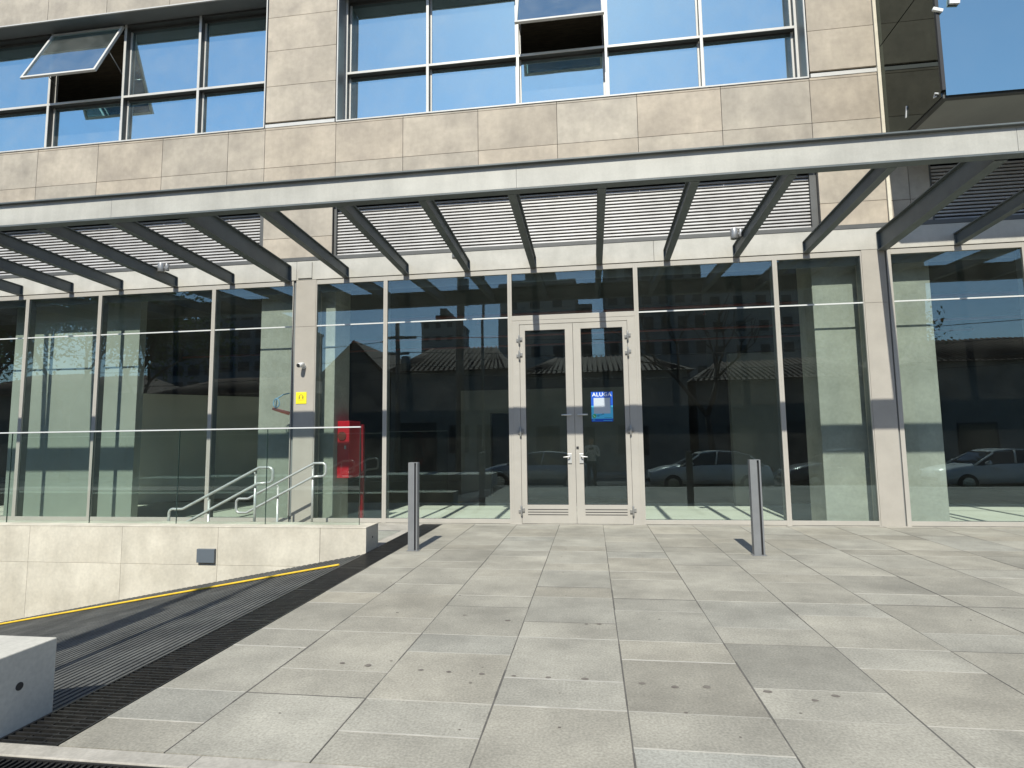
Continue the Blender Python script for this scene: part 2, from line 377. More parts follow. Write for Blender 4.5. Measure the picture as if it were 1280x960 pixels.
# ---- upper windows
def upper_window(x0, x1, mull, zs, zh, opens, head=True):
    yf = 10.70
    f = MB()
    f.box(x0, x1, yf+.12, yf+.16, zs+.03, zs+.10).box(x0, x1, yf, yf+.115, zs+.03, zs+.075)
    f.box(x0, x1, yf+.12, yf+.16, zh-.10, zh, m=1)
    f.box(x0, x1, yf, yf+.115, zh-.05, zh, m=1)
    xs = [x0+.03] + mull + [x1-.03]
    for x in xs:
        f.box(x-.0275, x+.0275, yf-.003, yf+.012, zs+.03, zh-.002)
        f.box(x-.0245, x+.0245, yf+.0121, yf+.118, zs+.03, zh-.002, m=1)
        f.box(x-.06, x+.06, yf+.119, yf+.158, zs+.1, zh-.1)
    zt = 9.145
    for a, b in zip(xs, xs[1:]):
        f.box(a+.028, b-.028, yf, yf+.012, zt-.025, zt+.025)
        f.box(a+.028, b-.028, yf+.0121, yf+.116, zt-.023, zt+.023, m=1)
        f.box(a+.06, b-.06, yf+.121, yf+.157, zt-.055, zt+.055, m=1)
    o = f.build('upper_window', [M['alulight'], M['finshade']], B, bevel=.002)
    tr = MB()
    tr.box(x0-.0, x1+.0, D-.015, yf-.004, zs-.005, zs+.022)
    tr.box(x0-.002, x0+.022, D-.012, D+.02, zs+.024, zh).box(x1-.022, x1+.002, D-.012, D+.02, zs+.024, zh)
    tr.box(x0+.022, x1-.022, D-.012, D+.02, zh-.012, zh+.012)
    tr.build('edge_trim', M['alulight'], o)
    rv = MB()
    rv.box(x0+.001, x0+.014, D+.021, yf+.16, zs+.024, zh).box(x1-.014, x1-.001, D+.021, yf+.16, zs+.024, zh)
    rv.box(x0+.015, x1-.015, D+.021, yf+.16, zh+.002, zh+.02)
    rv.build('reveal', M['alugrey'], o)
    for i, (a, b) in enumerate(zip(xs, xs[1:])):
        for (c, d, up) in ((zs+.1, zt-.056, 0), (zt+.056, zh-.1, 1)):
            if up and i in opens: continue
            g = MB(); Mx = Matrix.Translation(((a+b)/2, yf+.14, (c+d)/2)) @ Matrix.Rotation(rnd.uniform(-.004,.004), 4, 'X') @ Matrix.Rotation(rnd.uniform(-.004,.004), 4, 'Z')
            g.box(-(b-a)/2+.055, (b-a)/2-.055, -.004, .004, -(d-c)/2-.004, (d-c)/2+.004, M=Mx)
            g.build('pane', M['skyglass'], o)
    for i in opens:                                  # top-hung sash, swung out
        a, b = xs[i]+.035, xs[i+1]-.035; hgt = zh-.06-(zt+.03); w = .05
        Mx = Matrix.Translation((0, yf-.02, zh-.055)) @ Matrix.Rotation(R(-opens[i]), 4, 'X')
        s = MB()
        s.box(a, a+w, -.02, .03, -hgt, 0, M=Mx).box(b-w, b, -.02, .03, -hgt, 0, M=Mx)
        s.box(a+w, b-w, -.02, .03, -w, 0, M=Mx).box(a+w, b-w, -.02, .03, -hgt, -hgt+w, M=Mx)
        so = s.build('open_sash', M['alulight'], o, bevel=.002)
        MB().box(a+w-.01, b-w+.01, .002, .010, -hgt+w-.01, -w+.01, M=Mx).build('sash_pane', M['skyglass'], so)
        for x in (a+.02, b-.02):
            p = Mx @ Vector((x, .03, -hgt*.55)); MB().tube([p, (x, yf+.10, zt+.5)], .010, 6).build('stay_arm', M['alugrey'], so)
    # dark room behind
    rm = MB(); ye = yf+4.2
    rm.box(x0, x1, ye, ye+.05, zs-.2, zh+.1).box(x0-.05, x0, yf+.17, ye, zs-.2, zh+.1).box(x1, x1+.05, yf+.17, ye, zs-.2, zh+.1)
    rm.box(x0, x1, yf+.17, ye, zs-.25, zs-.2)
    rm.box(x0, x1, yf+.17, ye, zh+.05, zh+.1, m=1)
    rm.build('room_lining', [M['rawconc'], M['woodceil']], o)
    return o
upper_window(-15.6, -6.44, [-13.72, -11.92, -10.06, -8.24], 7.885, 10.85, {2: 24})
upper_window(-4.9, 4.03, [-3.12, -1.265, .475, 2.285], 7.885, 10.85, {2: 24})

# ---- projecting glass bay at the right
BY = 8.70
bw = MB()
bw.box(5.24, XR, BY+.06, BY+.14, 6.40, 6.50).box(5.24, 5.32, BY+.14, D-.01, 6.40, 6.50)          # bottom trim
bw.box(5.325, XR, BY+.145, D-.01, 6.455, 6.49, m=1)                                                # soffit
bw.box(5.215, 5.262, BY+.012, BY+.058, 6.505, 13.2, m=2)                                             # corner joint
M['soffit'] = surf('grey_soffit', (.36,.365,.34), (.32,.325,.305), scale=1.5, rough=.7)
bay = bw.build('bay_window', [M['flash'], M['soffit'], M['rubber']], B)
def bayglass(z0, z1):
    MB().box(5.264, XR, BY+.02, BY+.035, z0, z1).build('pane', M['bayglass'], bay)
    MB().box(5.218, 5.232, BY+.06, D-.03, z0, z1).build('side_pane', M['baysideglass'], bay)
bayglass(6.42, 8.30); bayglass(8.32, 11.0); bayglass(11.02, 13.1)
MB().box(5.29, XR, BY+.3, BY+.33, 6.51, 13.1).box(5.29, 5.32, BY+.33, D-.02, 6.51, 13.1).build('bay_lining', M['core'], bay)
MB().box(5.162, 5.214, D-.03, D+.03, 5.13, 13.2, t=1).build('sealant_strip', M['cream'], B)
pads = [(5.47, 7.86, 5), (5.235, 7.74, 20)]
for x, z, a in pads:
    Mx = Matrix.Translation((x, BY-.012, z)) @ Matrix.Rotation(R(a), 4, 'Y')
    MB().box(-.07, .07, -.012, .026, -.055 if a < 10 else -.025, .055 if a < 10 else .025, M=Mx).build('foam_pad', M['white'], bay, bevel=.006)
Mx = Matrix.Translation((5.206, 9.65, 6.72)) @ Matrix.Rotation(R(14), 4, 'X')
MB().box(-.004, .008, -.012, .012, -.09, .09, M=Mx).build('tape_strip', M['white'], bay)
MB().tube([(5.21, 8.80, 6.50), (5.205, 8.87, 6.55), (5.21, 8.92, 6.51), (5.206, 8.85, 6.49)], .012, 6).build('tape_strip', M['white'], bay)

# ---- inside the shop: pillars and ceiling belong to the building
for x0, x1 in ((-6.62, -5.02), (3.99, 5.94)):
    MB().box(x0, x1, D+.38, D+1.1, -.2, 4.88).build('pillar', M['rawconc'], B, bevel=.012)
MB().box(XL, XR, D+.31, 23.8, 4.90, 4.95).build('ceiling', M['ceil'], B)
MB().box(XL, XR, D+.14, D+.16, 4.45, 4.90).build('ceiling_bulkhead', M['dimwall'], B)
for z, y, x0, x1 in ((4.45, 13.2, -5, 9), (4.38, 15.6, -9, 11), (4.5, 18, -14, 11)):
    MB().tube([(x0, y, z), (x1, y, z)], .035, 8).build('sprinkler_pipe', M['redpipe'], B)
for x in (-2.6, 2.6, 6.4):
    MB().tube([(x, 13.2, 4.45), (x, 13.2, 4.28)], .014, 6).tube([(x, 13.2, 4.28), (x, 13.2, 4.26)], .035, 8).build('sprinkler_pipe', M['redpipe'], B)
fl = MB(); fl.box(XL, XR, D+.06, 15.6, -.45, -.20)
fl.box(XL, XR, 15.6, 23.8, -.45, -.202, m=1)  # deeper floor coloured dark to hold the shade beyond the sunlit part
struct(fl.build('interior_floor', [M['floor'], M['shadefloor']]))
pw = MB(); pw.prism([(-13.15, 15.1), (-8.6, 19.4), (-8.7, 19.5), (-13.25, 15.2)], 'z', -.2, 3.0)
tag(pw.build('partition_wall', M['partition']), 'beige partition wall set at an angle behind the left windows', 'wall')
pw = MB(); pw.box(-12.6, -9.55, D+.6, D+.78, -.2, 4.89)
tag(pw.build('interior_wall', M['leftwall']), 'plain grey green wall close behind the leftmost windows', 'wall')
pw = MB(); pw.box(-3.9, -3.0, 17.0, 17.3, -.2, 3.0).box(-2.1, 1.0, 17.0, 17.3, -.2, 3.0).box(-3.0, -2.1, 17.0, 17.3, 2.3, 3.0)
tag(pw.build('interior_wall', M['dimwall']), 'low grey inner wall with a doorway left of the entrance', 'wall')
pw = MB(); pw.prism([(3.5, 15.0), (4.6, 15.0), (4.6, 15.25), (3.5, 15.25)], 'z', -.2, 3.6)
pw.prism([(5.2, 14.0), (6.3, 12.6), (6.4, 12.68), (5.3, 14.08)], 'z', -.2, 3.9)
tag(pw.build('partition_wall', M['dimwall']), 'grey partition stub behind the window right of the entrance', 'wall')

# ------------------------------------------------------------------ PERGOLA CANOPY
PG = thing('entrance_pergola', (0, 7.3, 4.67), 'steel pergola canopy of dark ribs with a long cream front beam', 'pergola')
fb = MB()
for a, b in ((XL, -6.9), (-6.896, -.9), (-.896, 5.1), (5.104, XR)):
    fb.box(a, b, 7.255, 7.275, 4.825, 5.135)
fas = fb.build('front_beam', M['fascia'], PG)
fb = MB()
fb.box(XL, XR, 7.20, 7.40, 5.136, 5.156).box(XL, XR, 7.256, 7.40, 4.80, 4.824).box(XL, XR, 7.277, 7.30, 4.825, 5.135)
fb.build('beam_flange', M['steel'], fas)
def rib(x, big=False):
    """I section, a little higher at the street end"""
    w = .055 if not big else .075
    h = .205 if not big else .33
    ya, yb = 7.41, D-.022
    za, zb = (4.80 if not big else 4.79), (4.665 if not big else 4.635)
    def zz(y): return za + (zb-za)*(y-ya)/(yb-ya)
    r = MB()
    def slab(xa, xb, d0, d1):
        P = []
        for y in (ya, yb):
            for xx, d in ((xa,d0),(xb,d0),(xb,d1),(xa,d1)): P.append((xx, y, zz(y)+d))
        b = len(r.v); r.v += P
        for q in ((0,3,2,1),(4,5,6,7),(0,1,5,4),(1,2,6,5),(2,3,7,6),(3,0,4,7)):
            r.f.append([b+i for i in q]); r.m.append(0); r.t.append(1.0); r.sm.append(False)
    slab(x-w, x+w, 0, .014); slab(x-w, x+w, h-.014, h); slab(x-.02, x+.02, .0145, h-.0145)
    r.box(x-w, x+w, yb-.008, yb+.003, zb+.0145, zb+h-.0145)
    r.build('rib', M['steel'], PG)
BX = [-16.7,-15.5,-14.25,-13.05,-11.85,-10.65,-9.5,-8.27,-7.03]
for x in BX: rib(x)
rib(-5.84, True)
for x in (-4.63,-3.43,-2.235,-.985,.225,1.425,2.62,3.79): rib(x)
rib(5.01, True)
for x in (6.2, 7.4, 8.6, 9.8, 11.0): rib(x)

def spot(x, y, z, lab):
    t = thing('spotlight', (x, y, z), lab, 'spotlight', 'spotlights on the pergola ribs')
    MB().tube([(x, y, z), (x, y, z+.17)], .062, 20).tube([(x, y, z-.006), (x, y, z-.001)], .05, 20).build('lamp_body', M['satin'], t, bevel=.004)
    MB().tube([(x+.105, y+.02, z+.03), (x+.105, y+.02, z+.16)], .042, 16).box(x+.06, x+.15, y-.012, y+.012, z+.07, z+.10).build('bracket', M['satin'], t, bevel=.003)
spot(2.46, 9.75, 4.80, 'silver spotlight on a rib above the shop window right of the door')
spot(-2.36, 9.9, 4.79, 'silver spotlight on a rib left of the entrance doors')
spot(-8.12, 9.75, 4.80, 'silver spotlight among the left pergola ribs above the glass fence')

# ------------------------------------------------------------------ GROUND
g = MB(); zg = -.62
g.poly([(-900,-900,zg),(900,-900,zg),(900,-2.2,zg),(-900,-2.2,zg)]).poly([(-900,-2.2,zg),(-22,-2.2,zg),(-22,60,zg),(-900,60,zg)])
g.poly([(22,-2.2,zg),(900,-2.2,zg),(900,60,zg),(22,60,zg)]).poly([(-900,60,zg),(900,60,zg),(900,900,zg),(-900,900,zg)])
g.poly([(-22,-2.2,-3.2),(22,-2.2,-3.2),(22,60,-3.2),(-22,60,-3.2)])
M['asphalt'] = surf('asphalt', (.055,.055,.055), (.04,.04,.042), scale=.6, detail=9, rough=.9, fine=.15, fine_scale=50)
struct(g.build('ground', M['asphalt']))
# plaza slabs laid in stretcher columns
pl = MB(); rs = random.Random(11)
X0 = [-2.70, -2.11]; x = -2.11
while x < 13: x += .7565; X0.append(x)
YE = 10.31
pl.box(-2.70, X0[-1], 2.70, YE, -.30, -.014, m=1)
for i, (a, b) in enumerate(zip(X0, X0[1:])):
    ph = 0 if i in (0, 2, 4, 6, 8) else .378
    if i > 7 and rs.random() < .5: ph = rs.choice((0, .378))
    ys = [2.70]; k = -1
    while True:
        for d in (0, .378):
            y = 3.0 + ph + 1.132*k + d
            if 2.76 < y < YE-.06: ys.append(y)
        k += 1
        if 3.0 + 1.132*k > YE+1: break
    ys.append(YE)
    for c, d in zip(ys, ys[1:]):
        k = rs.gauss(1, .04); w = rs.gauss(0, .008)
        if rs.random() < .14: k *= .88
        if rs.random() < .10: w -= .02
        k = max(.76, min(1.17, k))
        gx, gy = rs.uniform(.002, .0045), rs.uniform(.002, .005)
        h = rs.uniform(-.0012, .0012)
        pl.box(a+gx, b-gx, c+gy, d-gy, -.013, h, t=(k*(1+w), k, k*(1-w*1.3)))
    yy = 2.70
    while yy < YE:                                           # open dark joints between the columns, uneven in width
        y2 = min(YE, yy+rs.uniform(.15, .6)); jw = rs.uniform(.0025, .0065)
        pl.box(b-jw, b+jw*rs.uniform(.7, 1.3), yy, y2, -.013, .0011, m=2); yy = y2+.0001     # open dark joints between the columns
    for y in ys[1:-1]:
        jw = rs.uniform(.003, .0075)
        pl.box(a+.004, b-.004, y-jw, y+jw*rs.uniform(.6, 1.2), -.0125, .0004, m=1 if rs.random() < .8 else 2)
def blob(mb, x, y, r, z, m, el=1.0):
    n = 9; mb.poly([(x+r*el*rs.uniform(.75,1.15)*math.cos(2*math.pi*k/n), y+r*rs.uniform(.75,1.15)*math.sin(2*math.pi*k/n), z) for k in range(n)], m=m)
for x, y in [(-1.72,3.87),(-1.53,3.85),(-1.15,3.81),(-.96,3.8),(-.74,3.79),(-.53,3.78),(-.31,3.78),(-.08,3.78),(.27,3.75),(.46,3.72),(.65,3.74),(.99,3.71),(1.36,3.69),(1.22,3.62),(-.08,4.86),(.02,4.87),(-1.12,5.0),(-.73,4.89),(-1.73,5.02)]:
    blob(pl, x, y, rs.uniform(.012,.021), .0022, 3, 1.25)
for k in range(110):
    blob(pl, rs.uniform(-2.5, 6), rs.uniform(2.9, 8.5), rs.uniform(.004,.010), .0022, 3, 1.2)
struct(pl.build('plaza_paving', [M['slab'], M['mortar'], M['gap'], M['stain']]))
thr = MB(); thr.box(-5.2, XR, YE+.002, D+.05, -.3, .004)
struct(thr.build('threshold_strip', M['kerb']))
# forecourt behind the ramp wall, with the stair going down to the left
fc = MB()
fc.box(-5.1, -3.075, 8.085, YE, -.3, -.002).box(XL, -5.1, 9.98, D+.05, -.3, -.002)
fc.box(-3.07, -2.702, 10.28, YE, -.3, -.002)
for k in range(1, 8):
    fc.box(-5.1-.3*k, -5.1-.3*(k-1)-.001, 8.085, 9.975, -.3-.165*k, -.165*k)
fc.box(XL, -7.2, 8.085, 9.975, -1.6, -1.32)
struct(fc.build('stair_landing', M['kerb']))
# kerb band and the pavement towards the street
kb = MB()
for a, b in ((-9, -1.9), (-1.897, .6), (.603, 3.1), (3.103, 13)):
    kb.box(a, b, 2.585, 2.688, -.3, .006)
struct(kb.build('kerb', M['kerb'], bevel=.006))
sw = MB()
sw.poly([(-22,2.2,0),(-22,-1.2,-.42),(22,-1.2,-.42),(22,2.2,0)])
sw.box(-22, 22, -1.21, -1.2, -.62, -.42).box(-.2, 22, 2.2, 2.58, -.3, 0).box(-22, -9.0, 2.2, 2.58, -.3, 0)
struct(sw.build('pavement', M['kerb']))

# ramp going down to the left
RS = .1888
def rz(x): return -.012 + RS*(x+3.07)
rp = MB(); pit = .078; x = -3.085; n = 0; verts = []
prof = []
while x > -15.5:
    z = rz(x)
    prof += [(x, z), (x-pit*.55, rz(x-pit*.55)), (x-pit*.62, rz(x-pit*.62)-.030), (x-pit*.93, rz(x-pit*.93)-.030)]
    x -= pit
b = len(rp.v); ya, yb = 3.035, 7.628
for (xx, zz) in prof: rp.v += [(xx, ya, zz), (xx, yb, zz)]
for i in range(len(prof)-1):
    rp.f.append([b+2*i, b+2*i+1, b+2*i+3, b+2*i+2]); rp.m.append(0); rp.t.append(1.0); rp.sm.append(False)
struct(rp.build('ramp', M['ramp']))
yl = MB()
pts = []
for k in range(60):
    x = -3.12 - 6.6*k/59
    pts.append((x, 6.88+.075*(-3.12-x), rz(x)+.018))
yl.tube(pts, .0125, 8)
tag(yl.build('ramp_edge_strip', M['yellow']), 'yellow strip lying along the dark ramp', 'strip')

# drain grates
def grate(name, lab, x0, x1, y0, y1, along, pitch, bar, z=0.0, rods=2):
    t = thing(name, ((x0+x1)/2, (y0+y1)/2, z), lab, 'drain grate', 'drain grates round the ramp')
    f = MB(); w = .014
    f.box(x0, x0+w, y0, y1, -.06, z).box(x1-w, x1, y0, y1, -.06, z).box(x0+w, x1-w, y0, y0+w, -.06, z).box(x0+w, x1-w, y1-w, y1, -.06, z)
    f.box(x0, x1, y0, y1, -.25, -.22)
    f.build('grate_frame', M['iron'], t)
    g = MB()
    if along == 'x':
        y = y0+w+pitch/2
        while y < y1-w:
            g.box(x0+w, x1-w, y-bar/2, y+bar/2, -.045, z-.002+rs.uniform(-.001,.001)); y += pitch
        for k in range(rods):
            xx = x0+(x1-x0)*(k+1)/(rods+1); g.box(xx-.006, xx+.006, y0+w, y1-w, -.03, -.008)
        y = y0+1.0
        while y < y1-.3: g.box(x0+w, x1-w, y-.011, y+.011, -.05, z); y += 1.0
    else:
        x = x0+w+pitch/2
        while x < x1-w:
            g.box(x-bar/2, x+bar/2, y0+w, y1-w, -.045, z-.002+rs.uniform(-.001,.001)); x += pitch
        for k in range(rods):
            yy = y0+(y1-y0)*(k+1)/(rods+1); g.box(x0+w, x1-w, yy-.006, yy+.006, -.03, -.008)
    g.build('grate_bars', M['iron'], t)
grate('drain_grate', 'long black drain grate between the ramp and the paving', -3.066, -2.705, 2.69, 10.275, 'x', .040, .013)
grate('drain_grate', 'black drain grate along the bottom left front edge outside the kerb', -8.9, -.2, 2.21, 2.582, 'y', .034, .013)

# ------------------------------------------------------------------ RAMP WALLS
W1 = MB()
WX = [-15.5,-14.3,-12.8,-11.3,-9.8,-8.31,-6.78,-5.27,-3.745]
for a, b in zip(WX, WX[1:]):
    for c, d in ((-3.0,-1.06),(-1.057,-.205),(-.202,.32)):
        k = rnd.uniform(.95, 1.04)
        W1.box(a+.0015, b-.0015, 7.63, 7.66, c, d, t=(k, k, k*.99))
W1.box(-3.742, -3.08, 7.63, 8.08, -.5, .32).box(-15.5, -3.745, 7.661, 8.08, -3.0, .319)
W1.box(-15.5, -3.078, 7.626, 8.084, .3205, .335)
w1 = W1.build('ramp_wall', M['paleconc'], bevel=.003)
tag(w1, 'long cream panelled wall on the far side of the ramp under the glass fence', 'wall')
MB().box(-5.56, -5.29, 7.585, 7.6285, -.165, .025).build('wall_light_cover', M['boxgrey'], w1, bevel=.004)
MB().tube([(-3.0755, 7.86, .17), (-3.081, 7.86, .17)], .014, 12).build('bolt_hole', M['rubber'], w1)
W2 = MB(); W2.box(-15.5, -3.072, 1.9, 3.03, -3.0, .405)
M['blockconc'] = surf('block_concrete', (.58,.555,.49), (.46,.44,.39), stain=.1, scale=2.2, detail=9, rough=.85, fine=.07, fine_scale=40, bump=.1)
w2 = W2.build('ramp_wall', M['blockconc'], bevel=.006)
tag(w2, 'short pale concrete block with a round hole in its end at bottom left', 'wall')
MB().tube([(-3.0695, 2.82, .22), (-3.075, 2.82, .22)], .021, 16).build('bolt_hole', M['rubber'], w2)

# glass fence on the far wall
GF = thing('glass_fence', (-8, 7.85, .335), 'frameless glass fence with a thin metal top rail on the cream wall', 'glass fence')
GX = [-14.7, -13.27, -11.84, -10.4, -8.97, -7.54, -6.1, -4.69, -3.27]
for a, b in zip(GX, GX[1:]):
    g = MB().box(a+.004, b-.004, 7.842, 7.858, .30, 1.70).build('glass_panel', M['railglass'], GF)
    e = MB().box(b-.0038, b+.002, 7.842, 7.858, .336, 1.70).build('panel_edge', M['railedge'], g)
MB().box(-14.7, -3.265, 7.835, 7.865, 1.701, 1.72).build('top_rail', M['seal'], GF, bevel=.003)

# stair handrails
def arc(c, r, a0, a1, y, n=6): return [(c[0]+r*math.cos(R(a0+(a1-a0)*k/n)), y, c[1]+r*math.sin(R(a0+(a1-a0)*k/n))) for k in range(n+1)]
def handrail(xr, y, lab, posts):
    t = thing('handrail', (xr-1, y, 0), lab, 'handrail', 'stair handrails behind the glass fence')
    sl = .50; L = 1.25; zt, zl = 1.13, .90; r = .07; rr = .021
    xa = xr - .22                                 # where the slope starts
    xb = xa - L; zb = zt - sl*L; zlb = zl - sl*L
    top = [(xb-.22+r, y, zb)] if False else []
    p = []
    p += arc((xr-r, zl+r), r, -90, 0, y) + arc((xr-r, zt-r), r, 0, 90, y)
    p += [(xa, y, zt), (xb, y, zb), (xb-.14, y, zb-.004)]
    p += arc((xb-.16, zb-r), r, 90, 180, y) + arc((xb-.16, zlb+r-.02), r, 180, 270, y)
    p += [(xb-.02, y, zlb-.02), (xa-.02, y, zl-.01), (xr-r, y, zl)]
    MB().tube(p, rr, 10).build('rail', M['inox'], t)
    for px in posts:
        zz = zt if px > xa else zt + sl*(px-xa)
        MB().tube([(px, y+.035, -1.0 if px < -5.1 else 0), (px, y+.035, zz-.06)], .02, 10).tube([(px, y+.035, zz-.1), (px, y+.005, zz-.03)], .012, 8).build('post', M['inox'], t)
handrail(-4.80, 8.2, 'steel stair handrail nearer the glass fence', (-5.10, -5.86))
handrail(-4.70, 9.75, 'steel stair handrail closer to the shop windows', (-4.96, -5.62))

# ------------------------------------------------------------------ BOLLARDS
def bollard(x, lab):
    t = thing('bollard', (x, 7.82, 0), lab, 'bollard', 'grey slotted bollards')
    w = .066
    MB().box(x-w, x+.022, 7.82-.05, 7.82+.05, 0, 1.195).box(x+.046, x+w, 7.82-.05, 7.82+.05, 0, 1.195).box(x+.0225, x+.0455, 7.82+.02, 7.82+.05, 0, 1.175).build('post', M['bollard'], t, bevel=.003)
    MB().box(x-w-.018, x+w+.018, 7.82-.068, 7.82+.068, .0015, .007).build('base_plate', M['bollard'], t, bevel=.002)
    MB().box(x+.0235, x+.0445, 7.82-.02, 7.82+.0195, .01, 1.175).build('slot', M['rubber'], t)
    MB().box(x-w, x+w, 7.82-.0495, 7.82+.0495, 1.196, 1.203).build('cap', M['bollard'], t, bevel=.002)
bollard(-2.47, 'grey slotted bollard beside the drain grate')
bollard(2.07, 'grey slotted bollard in front of the window right of the doors')

# ------------------------------------------------------------------ SMALL THINGS ON THE COLUMN
t = thing('security_camera', (-5.46, D-.01, 2.95), 'small white security camera with black lens on the left column', 'security camera')
MB().tube([(-5.46, D-.010, 2.96), (-5.46, D-.03, 2.96)], .045, 18).tube([(-5.46, D-.03, 2.965), (-5.47, D-.09, 2.985)], .018, 10).build('mount', M['white'], t)
MB().tube([(-5.46, D-.05, 2.995), (-5.485, D-.16, 2.965), (-5.488, D-.175, 2.961)], [.045,.045,.04], 18).build('housing', M['white'], t)
MB().tube([(-5.4885, D-.1755, 2.961), (-5.491, D-.186, 2.958)], .036, 18).build('lens', M['rubber'], t)
t = MB().box(-5.61, -5.395, D-.018, D-.0085, 2.24, 2.465).build('wall_sign', M['signyellow'], bevel=.003)
tag(t, 'square yellow sign on the left column', 'sign')
sg = MB()
zc = 2.365; xc = -5.503
for dx in (-.035, .035):
    sg.box(xc+dx-.016, xc+dx+.016, D-.021, D-.0185, zc-.028, zc+.02)
for k in range(8):
    a0, a1 = R(20+17.5*k), R(20+17.5*(k+1))
    sg.poly([(xc+.03*math.cos(a0), D-.0195, zc+.012+.03*math.sin(a0)), (xc+.045*math.cos(a0), D-.0195, zc+.012+.045*math.sin(a0)),
             (xc+.045*math.cos(a1), D-.0195, zc+.012+.045*math.sin(a1)), (xc+.03*math.cos(a1), D-.0195, zc+.012+.03*math.sin(a1))])
sg.box(xc-.06, xc+.06, D-.021, D-.0185, zc-.055, zc-.047)
sg.build('sign_mark', M['signink'], t)
t = thing('loose_cable', (-5.9, D, 2.1), 'coiled blue cable hanging out of a salmon coloured conduit by the left column', 'cable')
MB().tube([(-5.74, D-.01, 2.06), (-5.9, D-.05, 2.11), (-6.04, D-.09, 2.155)], [.034,.032,.024], 12).build('conduit', M['conduit'], t)
cp = [(-5.74, D-.02, 2.45), (-5.85, D-.06, 2.42), (-5.93, D-.09, 2.36)]
for k in range(0, 31):
    a = R(90 + 24*k); cp.append((-5.965+.06*math.cos(a), D-.09-.004*math.sin(a*2), 2.26+.085*math.sin(a)))
cp += [(-5.98, D-.085, 2.15)]
MB().tube(cp, .011, 8).build('cable_coil', M['cable'], t)
# fire hose cabinet behind the glass
t = thing('fire_hose_cabinet', (-4.6, D+.9, 0), 'red fire hose cabinet on a red post behind the glass', 'fire cabinet')
c = MB(); y0 = D+.56
c.box(-5.06, -4.775, y0, y0+.55, .79, 1.92).build('cabinet_body', M['red'], t, bevel=.006)
MB().tube([(-4.92, y0-.022, 1.62), (-4.92, y0-.002, 1.62)], .085, 24).tube([(-4.92, y0-.03, 1.62), (-4.92, y0-.0225, 1.62)], .05, 24).build('glass_disc', M['redpipe'], t)
MB().box(-4.86, -4.835, y0-.03, y0-.002, 1.36, 1.43).build('latch', M['inox'], t)
MB().box(-4.80, -4.72, y0+.58, y0+.66, -.2, 1.86).build('support_post', M['redshade'], t)  # post in a darker red that paints in the shade beside the cabinet

# ------------------------------------------------------------------ POSTER ON THE DOOR
M['pdark'] = surf('poster_blue', (.015,.10,.52), rough=.35, tone=False)
M['pcyan'] = surf('poster_cyan', (.10,.56,.84), rough=.35, tone=False)
M['pgrey'] = surf('poster_pale_grey', (.50,.55,.60), rough=.4, tone=False)
M['pwhite'] = surf('poster_white', (.80,.82,.84), rough=.4, tone=False)
M['pgreen'] = surf('poster_green', (.06,.45,.14), rough=.4, tone=False)
M['pink'] = surf('poster_ink', (.02,.05,.14), rough=.4, tone=False)
py = D+.018
pt = MB().box(.012, .392, py, py+.006, 1.80, 2.335).build('rental_poster', M['pdark'])
tag(pt, 'blue for rent poster reading ALUGA stuck on the glass of the right door', 'poster')
MB().box(.013, .391, py-.0015, py-.0003, 1.853, 2.085).build('cyan_panel', M['pcyan'], pt)
MB().box(.056, .348, py-.003, py-.0018, 1.945, 2.225).build('pale_panel', M['pgrey'], pt)
gb = MB(); gb.poly([(.062+.036*math.cos(k*math.pi/12), py-.0024, 1.902+.036*math.sin(k*math.pi/12)) for k in range(24)])
gd = gb.build('phone_mark', M['pgreen'], pt)
ph = [(.048,1.919),(.054,1.922),(.059,1.913),(.055,1.907),(.063,1.896),(.070,1.893),(.078,1.897),(.080,1.891),(.073,1.883),(.066,1.885),(.054,1.897),(.048,1.909)]
MB().poly([(a, py-.0032, b) for a, b in ph]).build('handset', M['pwhite'], gd)
wr = MB()
for k, (a, b, c) in enumerate(((.112,.168,1.918),(.112,.15,1.899),(.174,.20,1.921))):
    wr.box(a, b, py-.0032, py-.0016, c-.004, c+.004)
wr.box(.20, .235, py-.0032, py-.0016, 1.93, 1.94).box(.24, .37, py-.0032, py-.0016, 1.868, 1.873)
wr.build('small_print', M['pink'], pt)
sp = MB(); sp.box(.03, .075, py-.0022, py-.0008, 1.826, 1.838).box(.22, .375, py-.0022, py-.0008, 1.815, 1.823)
sp.build('footer_print', M['pcyan'], pt)
def lettering(txt, x, z, w, y, mat, parent, bold=.012):
    cu = bpy.data.curves.new('lettering', 'FONT'); cu.body = txt; cu.align_x = 'CENTER'; cu.align_y = 'CENTER'; cu.size = .1; cu.offset = bold*.1; cu.extrude = .0006
    cu.space_character = 1.12
    o = bpy.data.objects.new('lettering', cu); COL.objects.link(o)
    bpy.context.view_layer.update()
    d = o.dimensions; s = w/d.x
    me = bpy.data.meshes.new_from_object(o.evaluated_get(bpy.context.evaluated_depsgraph_get()))
    bpy.data.objects.remove(o)
    q = bpy.data.objects.new('lettering', me); COL.objects.link(q)
    me.materials.clear(); me.materials.append(mat)
    q.parent = parent; p3 = Vector(ORG[parent])
    q.location = Vector((x, y, z)) - p3; q.rotation_euler = (R(90), 0, 0); q.scale = (s, s*1.0, 1)
    return q
lettering('ALUGA', .202, 2.283, .345, py-.0022, M['pwhite'], pt, .018)

